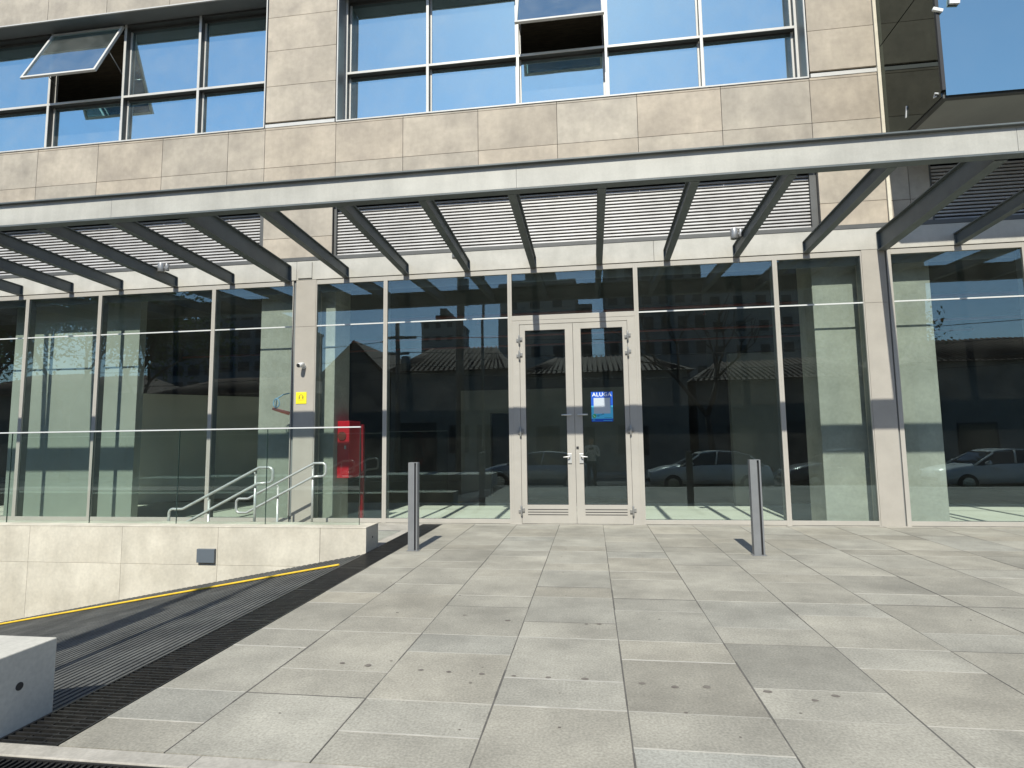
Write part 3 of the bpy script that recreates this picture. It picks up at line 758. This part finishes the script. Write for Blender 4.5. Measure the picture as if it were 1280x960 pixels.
# ------------------------------------------------------------------ ACROSS THE STREET (seen in the glass)
M['housewall'] = surf('house_render', (.30,.29,.265), (.22,.21,.195), scale=.9, rough=.85)
M['housedark'] = surf('house_grey', (.15,.15,.145), (.11,.11,.105), scale=.9, rough=.85)
M['rooftile'] = surf('clay_roof', (.13,.07,.052), (.08,.047,.038), scale=3, rough=.85, fine=.2, fine_scale=14)
M['doorpaint'] = surf('dark_door', (.06,.055,.05), rough=.6)
M['winglass'] = surf('house_glass', (.03,.035,.04), rough=.15, tone=False)
def gridmat(name, wall, win, sx, sz, fx, fz):
    m, nt, out = newmat(name); L = nt.links.new
    p = N(nt, 'ShaderNodeBsdfPrincipled', Roughness=.8); L(p.outputs[0], out.inputs[0])
    tc = N(nt, 'ShaderNodeTexCoord'); sep = N(nt, 'ShaderNodeSeparateXYZ'); L(tc.outputs['Object'], sep.inputs[0])
    ad = N(nt, 'ShaderNodeMath', _operation='ADD'); L(sep.outputs[0], ad.inputs[0]); L(sep.outputs[1], ad.inputs[1])
    def cell(sock, s, f):
        a = N(nt, 'ShaderNodeMath', _operation='DIVIDE'); a.inputs[1].default_value = s; L(sock, a.inputs[0])
        b = N(nt, 'ShaderNodeMath', _operation='FRACT'); L(a.outputs[0], b.inputs[0])
        c = N(nt, 'ShaderNodeMath', _operation='LESS_THAN'); c.inputs[1].default_value = f; L(b.outputs[0], c.inputs[0]); return c.outputs[0]
    mu = N(nt, 'ShaderNodeMath', _operation='MULTIPLY'); L(cell(ad.outputs[0], sx, fx), mu.inputs[0]); L(cell(sep.outputs[2], sz, fz), mu.inputs[1])
    mx = N(nt, 'ShaderNodeMix', _data_type='RGBA'); mx.inputs[6].default_value = c4(wall); mx.inputs[7].default_value = c4(win); L(mu.outputs[0], mx.inputs[0])
    L(mx.outputs[2], p.inputs['Base Color']); return m
M['towera'] = gridmat('tower_pale', (.30,.29,.27), (.05,.055,.06), 2.6, 2.9, .42, .42)
M['towerb'] = gridmat('tower_grey', (.20,.20,.20), (.035,.04,.045), 1.9, 2.9, .55, .5)
M['towerc'] = gridmat('tower_blue', (.15,.165,.19), (.03,.035,.045), 3.2, 2.9, .7, .6)
def tower(x0, x1, y, dep, h, mat, lab, steps=()):
    t = thing('apartment_tower', ((x0+x1)/2, y-dep/2, zg), lab, 'tower')
    MB().box(x0, x1, y-dep, y, zg, h).build('wall', mat, t)
    MB().box(x0-.15, x1+.15, y-dep-.15, y+.15, h, h+.5).build('parapet', M['housewall'], t)
    for a, b, c in steps: MB().box(a, b, y-dep*.8, y-dep*.2, h+.5, h+c).build('roof_house', M['housedark'], t)
tower(-10.3, -1.5, -45, 12, 19.6, M['towera'], 'pale apartment tower across the street reflected above the doors', ((-7.5,-4,3),))
tower(-1.5, .35, -47, 8, 17.0, M['towerb'], 'narrow grey tower beside the pale one across the street')
tower(2.1, 12.8, -45, 14, 21.5, M['towerb'], 'wide grey apartment tower reflected right of the doors', ((4,8,3.2),))
tower(12.9, 24.5, -48, 14, 18.5, M['towera'], 'pale apartment tower reflected at the right end of the glass', ((15,19,2.5),))
tower(27, 44, -60, 15, 26, M['towerc'], 'bluish tower farthest right across the street')
tower(-36, -28, -100, 12, 26.5, M['towera'], 'distant pale tower with a stepped top reflected left of the doors', ((-34,-30,3.5),(-33,-31.5,5)))
tower(-77, -53, -70, 16, 23.0, M['towerc'], 'long bluish apartment block reflected in the left windows', ((-70,-64,3),))
def house(x0, x1, y, dep, eave, ridge, lab, wall, gable=False, openings=()):
    t = thing('street_house', ((x0+x1)/2, y-dep/2, zg), lab, 'house')
    MB().box(x0, x1, y-dep, y, zg, eave).build('wall', wall, t)
    r = MB()
    if gable:
        xm = (x0+x1)/2
        MB().prism([(x0, eave+.001), (x1, eave+.001), (xm, ridge-.08)], 'y', y-dep+.1, y-.02).build('gable', wall, t)
        r.prism([(x0-.3,eave-.05),(xm,ridge),(xm,ridge+.12),(x0-.35,eave+.08)], 'y', y-dep-.2, y+.25).prism([(x1+.3,eave-.05),(xm,ridge),(xm,ridge+.12),(x1+.35,eave+.08)], 'y', y-dep-.2, y+.25)
    else:
        ym = y-dep/2; hx = min(2.2, (x1-x0)*.2)
        A = [(x0-.4,y+.5,eave),(x1+.4,y+.5,eave),(x1+.4,y-dep-.5,eave),(x0-.4,y-dep-.5,eave)]; C0, C1 = (x0+hx,ym,ridge), (x1-hx,ym,ridge)
        r.poly([A[0],A[1],C1,C0]).poly([A[2],A[3],C0,C1]).poly([A[1],A[2],C1]).poly([A[3],A[0],C0]).poly(A[::-1])
        xx = x0
        while xx < x1:                                  # ridges of clay tiles down the street slope
            f = lambda u: (max(x0+hx, min(x1-hx, u)), ym, ridge)
            q = f(xx); r.tube([(xx, y+.5, eave+.05), (q[0] if abs(q[0]-xx) > .01 else xx, ym, ridge+.05)], .05, 5, t=.9+.2*rs.random()); xx += .32
    r.build('roof', M['rooftile'], t)
    for (kind, a, b, c, d) in openings:
        o = MB().box(a, b, y+.001, y+.05, c, d).build('window' if kind == 'w' else 'door', M['doorpaint'], t)
        if kind == 'w': MB().box(a+.1, b-.1, y+.051, y+.058, c+.1, d-.1).build('pane', M['winglass'], o)
house(-17.2, -12.9, -14, 9, 5.6, 8.0, 'grey gabled house across the street', M['housedark'], True, (('w',-16.2,-14.9,1.2,2.6),('d',-14.4,-13.4,zg,1.9)))
house(-12.4, -4.8, -14, 9, 5.7, 7.8, 'pale house with clay roof and a dark door across the street', M['housewall'], False, (('d',-11.8,-9.4,zg,2.5),('w',-8.6,-7.4,.6,2.3),('d',-6.9,-5.9,zg,2.3)))
house(-4.3, 5.8, -15, 9, 5.6, 7.2, 'long pale house with barred windows opposite the doors', M['housewall'], False, (('w',-3.4,-1.9,.5,2.3),('d',-1.2,.2,zg,2.2),('w',1.6,3.4,.5,2.3)))
house(6.3, 17, -15, 9, 4.9, 6.6, 'low grey house with clay roof reflected behind the parked cars', M['housedark'], False, (('w',8,9.6,.5,2.2),('d',11,13.6,zg,2.3)))
house(-47, -32, -15, 9, 5.2, 7.0, 'long low house far left across the street', M['housedark'], False, (('w',-44,-42,.4,2.2),('w',-38,-36,.4,2.2)))
house(18, 31, -14, 10, 5.6, 7.6, 'wide house at the right end of the opposite row', M['housewall'], False, (('w',20,22,.5,2.2),('w',24,26,.5,2.2)))
house(-31, -18, -15, 9, 4.8, 6.4, 'low house at the left end of the opposite row', M['housedark'], False, (('w',-29,-27,.4,2.2),('d',-24,-22,zg,2.3)))
ow = struct(MB().box(-60, 60, -13.9, -11, zg, zg+.14).build('opposite_pavement', M['kerb']))

# poles and wires
M['polewood'] = surf('pole_concrete', (.20,.19,.175), (.15,.14,.13), scale=3, rough=.9)
def pole(x, y, lab):
    t = thing('utility_pole', (x, y, zg), lab, 'utility pole', 'utility poles along the street')
    MB().tube([(x, y, zg), (x, y, 7.3)], [.15, .10], 14).build('shaft', M['polewood'], t)
    MB().box(x-.95, x+.95, y-.05, y+.05, 6.5, 6.62).box(x-.6, x+.6, y-.05, y+.05, 5.7, 5.8).build('crossarm', M['polewood'], t)
    MB().tube([(x+.42, y, 4.9), (x+.42, y, 5.6)], .24, 14).build('transformer', M['alugrey'], t)
pole(-9.4, -6.6, 'concrete utility pole with transformer reflected left of the doors')
pole(21.5, -6.6, 'concrete utility pole far to the right')
pole(-33, -6.6, 'concrete utility pole far to the left')
def wire(z, dy, sag, lab, x0=-33, x1=-9.4, x2=21.5):
    pts = []
    for a, b in ((x0, x1), (x1, x2)):
        for k in range(20):
            u = k/20; pts.append((a+(b-a)*u, -6.6+dy, z-sag*4*u*(1-u)))
    pts.append((x2, -6.6+dy, z))
    tag(MB().tube(pts, .016, 5).build('power_line', M['rubber']), lab, 'power line', 'power lines along the street')
wire(6.66, -.06, .5, 'highest power line on the street poles')
wire(5.84, .06, .45, 'power line on the lower crossarm of the street poles')
wire(5.2, .12, .55, 'thick bundled cable below the transformer')
wire(4.75, .14, .5, 'lowest sagging cable on the street poles')
# street lamp added out of view so its shadow falls on the ramp
t = thing('added_street_lamp', (-4.33, -2.4, zg), 'slim grey street lamp added behind the photographer to throw a shadow on the ramp', 'street lamp')
MB().tube([(-4.33, -2.4, zg), (-4.33, -2.4, 9.6)], [.075,.05], 12).build('post', M['alugrey'], t)
MB().tube([(-4.33, -2.4, 9.3), (-4.33, -3.6, 9.75)], .035, 8).build('arm', M['alugrey'], t)
MB().box(-4.43, -4.23, -4.2, -3.55, 9.70, 9.80).build('lamp_head', M['alugrey'], t, bevel=.02)
t = thing('utility_pole', (-5.3, -2.4, zg), 'thick round concrete pole standing at the kerb behind the photographer', 'utility pole', 'utility poles along the street')
MB().tube([(-5.3, -2.4, zg), (-5.3, -2.4, 9.5)], [.20,.14], 16).build('shaft', M['polewood'], t)
MB().tube([(-5.1, -2.35, 7.2), (-5.1, -2.35, 8.3)], .16, 14).build('transformer', M['alugrey'], t)

# parked cars
M['tyre'] = surf('tyre_rubber', (.02,.02,.02), rough=.8, tone=False)
M['chrome'] = surf('wheel_metal', (.5,.5,.5), rough=.3, metal=1, tone=False)
M['carglass'] = surf('car_glass', (.015,.018,.02), rough=.05, spec=.8, tone=False)
M['lampglass'] = surf('car_lamp', (.75,.75,.72), rough=.15, tone=False)
def car(x, y, paint, lab, flip=1):
    t = thing('parked_car', (x, y, zg), lab, 'car', 'cars parked along the kerb')
    s = 1.1; z0 = zg
    def P(u, v, w): return (x+flip*u*s, y+v*s, z0+w*s)
    prof = [(-2.1,.32,.80),(-2.14,.55,.84),(-2.05,.92,.84),(-1.75,.98,.84),(-1.2,1.01,.86),(-.6,1.02,.87),(.3,1.0,.87),(1.0,.95,.86),(1.6,.86,.82),(2.0,.74,.76),(2.12,.55,.72),(2.1,.30,.72)]
    b = MB(); rows = []
    for (u, h, w) in prof:
        rows.append([(u,-w,.24),(u,-w-.03,.5 if h > .5 else h*.8),(u,-w+.02,max(.3,h-.06)),(u,-w*.55,h),(u,w*.55,h),(u,w-.02,max(.3,h-.06)),(u,w+.03,.5 if h > .5 else h*.8),(u,w,.24)])
    base = len(b.v)
    for r in rows: b.v += [P(*q) for q in r]
    n = 8
    for i in range(len(rows)-1):
        for j in range(n):
            j2 = (j+1) % n
            b.f.append([base+i*n+j, base+i*n+j2, base+(i+1)*n+j2, base+(i+1)*n+j]); b.m.append(0); b.t.append(1.0); b.sm.append(True)
    for r0 in (0, len(rows)-1):
        b.f.append([base+r0*n+j for j in range(n)]); b.m.append(0); b.t.append(1.0); b.sm.append(False)
    bo = b.build('body', paint, t)
    def cabin(name, mat, roof):
        c = MB()
        lo = [(-1.85,.95),(-1.1,.99),(-.2,1.0),(.55,.98),(1.05,.93)]; hi = [(-1.45,1.30),(-1.0,1.42),(-.3,1.46),(.25,1.40),(.35,1.36)]
        if roof:
            for (a, h), (a2, h2) in zip(hi, hi[1:]):
                c.poly([P(a,-.56,h+.006),P(a2,-.56,h2+.006),P(a2,.56,h2+.006),P(a,.56,h+.006)], sm=True)
                for sgn in (-1, 1): c.poly([P(a,sgn*.56,h+.006),P(a2,sgn*.56,h2+.006),P(a2,sgn*.63,h2-.06),P(a,sgn*.63,h-.06)], sm=True)
            for sgn in (-1, 1):
                for k in (0, 2, 4):
                    c.tube([P(lo[k][0], sgn*.80, lo[k][1]-.02), P(hi[k][0], sgn*.62, hi[k][1]-.04)], .035, 6)
        else:
            for (a, h), (a2, h2), (p, g), (p2, g2) in zip(lo, lo[1:], hi, hi[1:]):
                for sgn in (-1, 1): c.poly([P(a,sgn*.80,h-.05),P(a2,sgn*.80,h2-.05),P(p2,sgn*.61,g2-.02),P(p,sgn*.61,g-.02)])
            c.poly([P(-1.85,-.80,.90),P(-1.85,.80,.90),P(-1.45,.61,1.28),P(-1.45,-.61,1.28)]).poly([P(1.05,-.80,.88),P(1.05,.80,.88),P(.35,.61,1.34),P(.35,-.61,1.34)])
        return c.build(name, mat, t)
    cabin('windows', M['carglass'], False); cabin('roof', paint, True)
    for u in (-1.3, 1.32):
        for sgn in (-1, 1):
            w = MB().tube([P(u, sgn*.70, .31), P(u, sgn*.89, .31)], .31*s, 22).build('wheel', M['tyre'], t)
            MB().tube([P(u, sgn*.885, .31), P(u, sgn*.90, .31)], .19*s, 18).build('rim', M['chrome'], w)
    for sgn in (-1, 1):
        MB().tube([P(.72, sgn*.86, .98), P(.68, sgn*1.0, 1.02)], [.05,.08], 8).build('mirror', paint, t)
        MB().tube([P(-2.06, sgn*.72, .78), P(-2.13, sgn*.62, .76)], [.10,.09], 10).build('tail_light', M['redpipe'], t)
        q = MB().poly([P(-1.0, sgn*.905, .22), P(1.0, sgn*.905, .22), P(1.0, sgn*.91, .30), P(-1.0, sgn*.91, .30)]).build('side_sill', M['tyre'], t)
        for u in (-.35, .55):
            MB().tube([P(u, sgn*.885, .80), P(u-.16, sgn*.885, .80)], .016, 6).build('door_handle', M['chrome'], t)
    for u in (2.125, -2.145):
        MB().tube([P(u, -.6, .42), P(u, .6, .42)], .07, 8).build('bumper', M['tyre'], t)
    for sgn in (-1, 1):
        MB().tube([P(1.98, sgn*.55, .64), P(2.10, sgn*.52, .60)], [.10*s,.12*s], 12).build('headlight', M['lampglass'], t)
pw_ = surf('car_white', (.72,.72,.70), rough=.25, tone=False); ps_ = surf('car_silver', (.42,.43,.44), rough=.25, metal=.6, tone=False); pg_ = surf('car_grey', (.10,.105,.11), rough=.25, tone=False)
car(-2.3, -3.9, ps_, 'silver car parked across the entrance, reflected behind the doors', -1)
car(4.6, -3.9, pw_, 'white car reflected behind the right bollard', -1)
car(9.9, -3.9, pg_, 'dark grey car parked between two white ones', -1)
car(15.3, -3.9, pw_, 'white car reflected in the far right window', -1)
# verge with grass
vg = MB(); vg.box(-1.0, 24, -2.1, -1.25, zg, -.47)
M['soil'] = surf('verge_soil', (.07,.055,.035), (.05,.06,.025), scale=6, rough=.95, tone=False)
struct(vg.build('verge_soil', M['soil']))
M['grass'] = surf('grass_blade', (.055,.085,.025), (.085,.10,.035), scale=3, rough=.7)
gr = MB()
for k in range(5200):
    x, y = rs.uniform(-.95, 20), rs.uniform(-2.08, -1.27); h = rs.uniform(.10, .34); a = rs.uniform(0, 6.28); w = .012; l = rs.uniform(0, .12)
    c_, s_ = math.cos(a)*w, math.sin(a)*w
    gr.poly([(x-c_, y-s_, -.48), (x+c_, y+s_, -.48), (x+l*math.cos(a*3), y+l*math.sin(a*3), -.47+h)], t=rs.uniform(.6, 1.3))
tag(gr.build('grass', M['grass']), 'rough green grass on the verge by the cars', 'grass', kind='stuff')

# trees
M['bark'] = surf('bark', (.10,.075,.055), (.06,.05,.04), scale=8, rough=.9, tone=False)
def leafmat():
    m, nt, out = newmat('leaf'); L = nt.links.new
    at = N(nt, 'ShaderNodeAttribute', _attribute_name='tone'); mu = N(nt, 'ShaderNodeMix', _data_type='RGBA', _blend_type='MULTIPLY'); mu.inputs[0].default_value = 1
    mu.inputs[6].default_value = (.06,.095,.03,1); L(at.outputs['Color'], mu.inputs[7])
    d = N(nt, 'ShaderNodeBsdfDiffuse'); tl = N(nt, 'ShaderNodeBsdfTranslucent'); L(mu.outputs[2], d.inputs[0]); L(mu.outputs[2], tl.inputs[0])
    mx = N(nt, 'ShaderNodeMixShader'); mx.inputs[0].default_value = .35; L(d.outputs[0], mx.inputs[1]); L(tl.outputs[0], mx.inputs[2]); L(mx.outputs[0], out.inputs[0]); return m
M['leaf'] = leafmat()
def tree(x, y, h, rad, lab, leaves=True, seed=1):
    r = random.Random(seed); t = thing('street_tree', (x, y, zg), lab, 'tree')
    tk = MB(); tips = []
    def branch(p, d, l, rr, dep):
        q = p + d*l; mid = p + d*l*.5 + Vector((r.uniform(-1,1), r.uniform(-1,1), r.uniform(-.3,.3)))*l*.08
        tk.tube([p, mid, q], [rr, rr*.85, rr*.65], 7 if dep < 2 else 5)
        if dep >= 4: tips.append(q); return
        if dep >= 2: tips.append(q)
        for k in range(r.choice((2, 3, 3))):
            nd = (d + Vector((r.uniform(-1,1), r.uniform(-1,1), r.uniform(-.25,.7)))*.75).normalized()
            branch(q, nd, l*r.uniform(.62,.85), rr*.6, dep+1)
    branch(Vector((x, y, zg)), Vector((r.uniform(-.05,.05), 0, 1)), h*.36, h*.022, 0)
    tk.build('trunk', M['bark'], t)
    if leaves:
        lf_ = MB()
        for tip in tips:
            cl = r.uniform(.6, 1.3)
            for k in range(85):
                c = tip + Vector((r.gauss(0,1), r.gauss(0,1), r.gauss(0,.8)))*rad*.20
                a = Vector((r.uniform(-1,1), r.uniform(-1,1), r.uniform(-1,1))).normalized(); b = a.cross(Vector((r.uniform(-1,1), r.uniform(-1,1), .3))).normalized(); s = r.uniform(.06,.15)
                lf_.poly([c-a*s, c-b*s*.5, c+a*s, c+b*s*.5], t=cl*r.uniform(.7,1.2))
        lf_.build('crown', M['leaf'], t)
tree(-24, -6.5, 9.5, 3.6, 'leafy green tree reflected in the left windows', True, 5)
tree(-29.5, -8.0, 10.5, 4.0, 'taller leafy tree left of the one reflected in the left windows', True, 21)
tree(-36, -8.5, 10, 4.2, 'leafy tree at the far left end of the street', True, 33)
tree(15.8, -11.8, 8.5, 3.0, 'leafy tree reflected beside the right column', True, 9)
tree(6.0, -9.8, 9.0, 3.0, 'bare tree with thin branches across the street', False, 14)

# ------------------------------------------------------------------ PHOTOGRAPHER (reflected in the right door)
def person(x, y, z0, s):
    me = bpy.data.meshes.new('person'); V = []; E = []; rad = []
    def add(p, r, par=None):
        V.append((x+p[0]*s, y+p[1]*s, z0+p[2]*s)); rad.append(r*s)
        if par is not None: E.append((par, len(V)-1))
        return len(V)-1
    pel = add((0,0,.94), .155); wa = add((0,0,1.08), .14, pel); ch = add((0,-.01,1.27), .165, wa); sh = add((0,0,1.42), .12, ch)
    nk = add((0,.0,1.50), .058, sh); hd0 = add((0,.02,1.58), .085, nk); hd1 = add((0,.015,1.67), .098, hd0); hd2 = add((0,0,1.75), .07, hd1)
    for sg in (-1, 1):
        s1 = add((.17*sg,0,1.41), .07, sh); s2 = add((.215*sg,.01,1.36), .058, s1); el = add((.25*sg,.07,1.13), .045, s2); wr_ = add((.09*sg,.30,1.30), .03, el); ha = add((.06*sg,.36,1.36), .036, wr_)
        add((.05*sg,.385,1.43), .014, ha); add((.03*sg,.37,1.42), .013, ha)
        h = add((.095*sg,0,.86), .10, pel); kn = add((.105*sg,.015,.50), .062, h); an = add((.11*sg,-.01,.09), .042, kn); hl = add((.115*sg,.0,.045), .045, an); add((.13*sg,.17,.03), .035, hl)
    me.from_pydata(V, E, []); me.update()
    o = bpy.data.objects.new('person', me); COL.objects.link(o); ORG[o] = (0,0,0)
    sk = o.modifiers.new('skin', 'SKIN'); sk.use_smooth_shade = True
    for i, v in enumerate(me.skin_vertices[0].data):
        v.radius = (rad[i], rad[i]*(.8 if i < 4 else 1)); v.use_root = (i == 0)
    sb = o.modifiers.new('sub', 'SUBSURF'); sb.levels = 2; sb.render_levels = 2
    m, nt, out = newmat('person_colours'); L = nt.links.new
    p = N(nt, 'ShaderNodeBsdfPrincipled', Roughness=.85); L(p.outputs[0], out.inputs[0])
    tc = N(nt, 'ShaderNodeTexCoord'); sp_ = N(nt, 'ShaderNodeSeparateXYZ'); L(tc.outputs['Object'], sp_.inputs[0])
    cr = N(nt, 'ShaderNodeValToRGB'); mr = N(nt, 'ShaderNodeMapRange'); mr.inputs[1].default_value = z0; mr.inputs[2].default_value = z0+1.8*s; L(sp_.outputs[2], mr.inputs[0]); L(mr.outputs[0], cr.inputs[0])
    e = cr.color_ramp; e.interpolation = 'CONSTANT'; e.elements[0].color = (.03,.03,.03,1); e.elements[1].position = .045; e.elements[1].color = (.02,.022,.03,1)
    for pos, cc in ((.53,(.55,.54,.52,1)), (.835,(.32,.19,.13,1)), (.945,(.02,.015,.012,1))):
        q = e.elements.new(pos); q.color = cc
    L(cr.outputs[0], p.inputs['Base Color']); me.materials.append(m)
    return o
po = person(-.02, -.45, -.34, 1.08)
tag(po, 'person in a light shirt and dark trousers holding up a phone to take the picture', 'person')
ph = MB().box(-.10, .06, .0, .01, 1.12, 1.20)
ph.build('phone_case', M['rubber'], None)
bpy.data.objects['phone_case'].location = (0, 0, 0)
tag(bpy.data.objects['phone_case'], 'black phone held up in the hands of the photographer', 'phone')
bpy.data.objects['phone_case'].name = 'mobile_phone'

# ------------------------------------------------------------------ LIGHT, SKY, CAMERA
EL, AZ = 46.2, 1.7
wd = bpy.data.worlds.new('World'); S.world = wd; wd.use_nodes = True
nt = wd.node_tree; nt.nodes.clear()
sky = nt.nodes.new('ShaderNodeTexSky'); sky.sky_type = 'NISHITA'; sky.sun_disc = False
sky.sun_elevation = R(EL); sky.sun_rotation = R(180 + AZ); sky.altitude = 700; sky.air_density = 1.0; sky.dust_density = .35; sky.ozone_density = 1.5
bg = nt.nodes.new('ShaderNodeBackground'); bg.inputs[1].default_value = .13
ow_ = nt.nodes.new('ShaderNodeOutputWorld'); nt.links.new(sky.outputs[0], bg.inputs[0]); nt.links.new(bg.outputs[0], ow_.inputs[0])
sl = bpy.data.lights.new('sun', 'SUN'); sl.energy = 4.2; sl.angle = R(.53); sl.color = (.985, .96, .855)
so = bpy.data.objects.new('sun', sl); COL.objects.link(so)
dv = Vector((math.sin(R(AZ))*math.cos(R(EL)), math.cos(R(AZ))*math.cos(R(EL)), -math.sin(R(EL))))
so.rotation_euler = dv.to_track_quat('-Z', 'Y').to_euler(); so.location = (0, -20, 25)
cam = bpy.data.cameras.new('camera'); co = bpy.data.objects.new('camera', cam); COL.objects.link(co); S.camera = co
cam.sensor_fit = 'HORIZONTAL'; cam.sensor_width = 36; cam.lens = 716.35/1280*36; cam.clip_start = .05; cam.clip_end = 3000
yaw, pitch, roll = -.13594, .096953, -.013322
fw = Vector((math.sin(yaw)*math.cos(pitch), math.cos(yaw)*math.cos(pitch), math.sin(pitch)))
rt = Vector((math.cos(yaw), -math.sin(yaw), 0)); up = rt.cross(fw)
r2 = rt*math.cos(roll) + up*math.sin(roll); u2 = -rt*math.sin(roll) + up*math.cos(roll)
mw = Matrix((( r2.x, u2.x, -fw.x, 0), (r2.y, u2.y, -fw.y, 0), (r2.z, u2.z, -fw.z, 1.5), (0, 0, 0, 1)))
co.matrix_world = mw
S.view_settings.view_transform = 'Standard'; S.view_settings.look = 'None'; S.view_settings.gamma = 1; S.view_settings.exposure = .44
S.render.engine = 'CYCLES'
cy = S.cycles; cy.use_denoising = True; cy.max_bounces = 10; cy.transparent_max_bounces = 24; cy.glossy_bounces = 6; cy.sample_clamp_indirect = 6
cy.caustics_reflective = False; cy.caustics_refractive = False
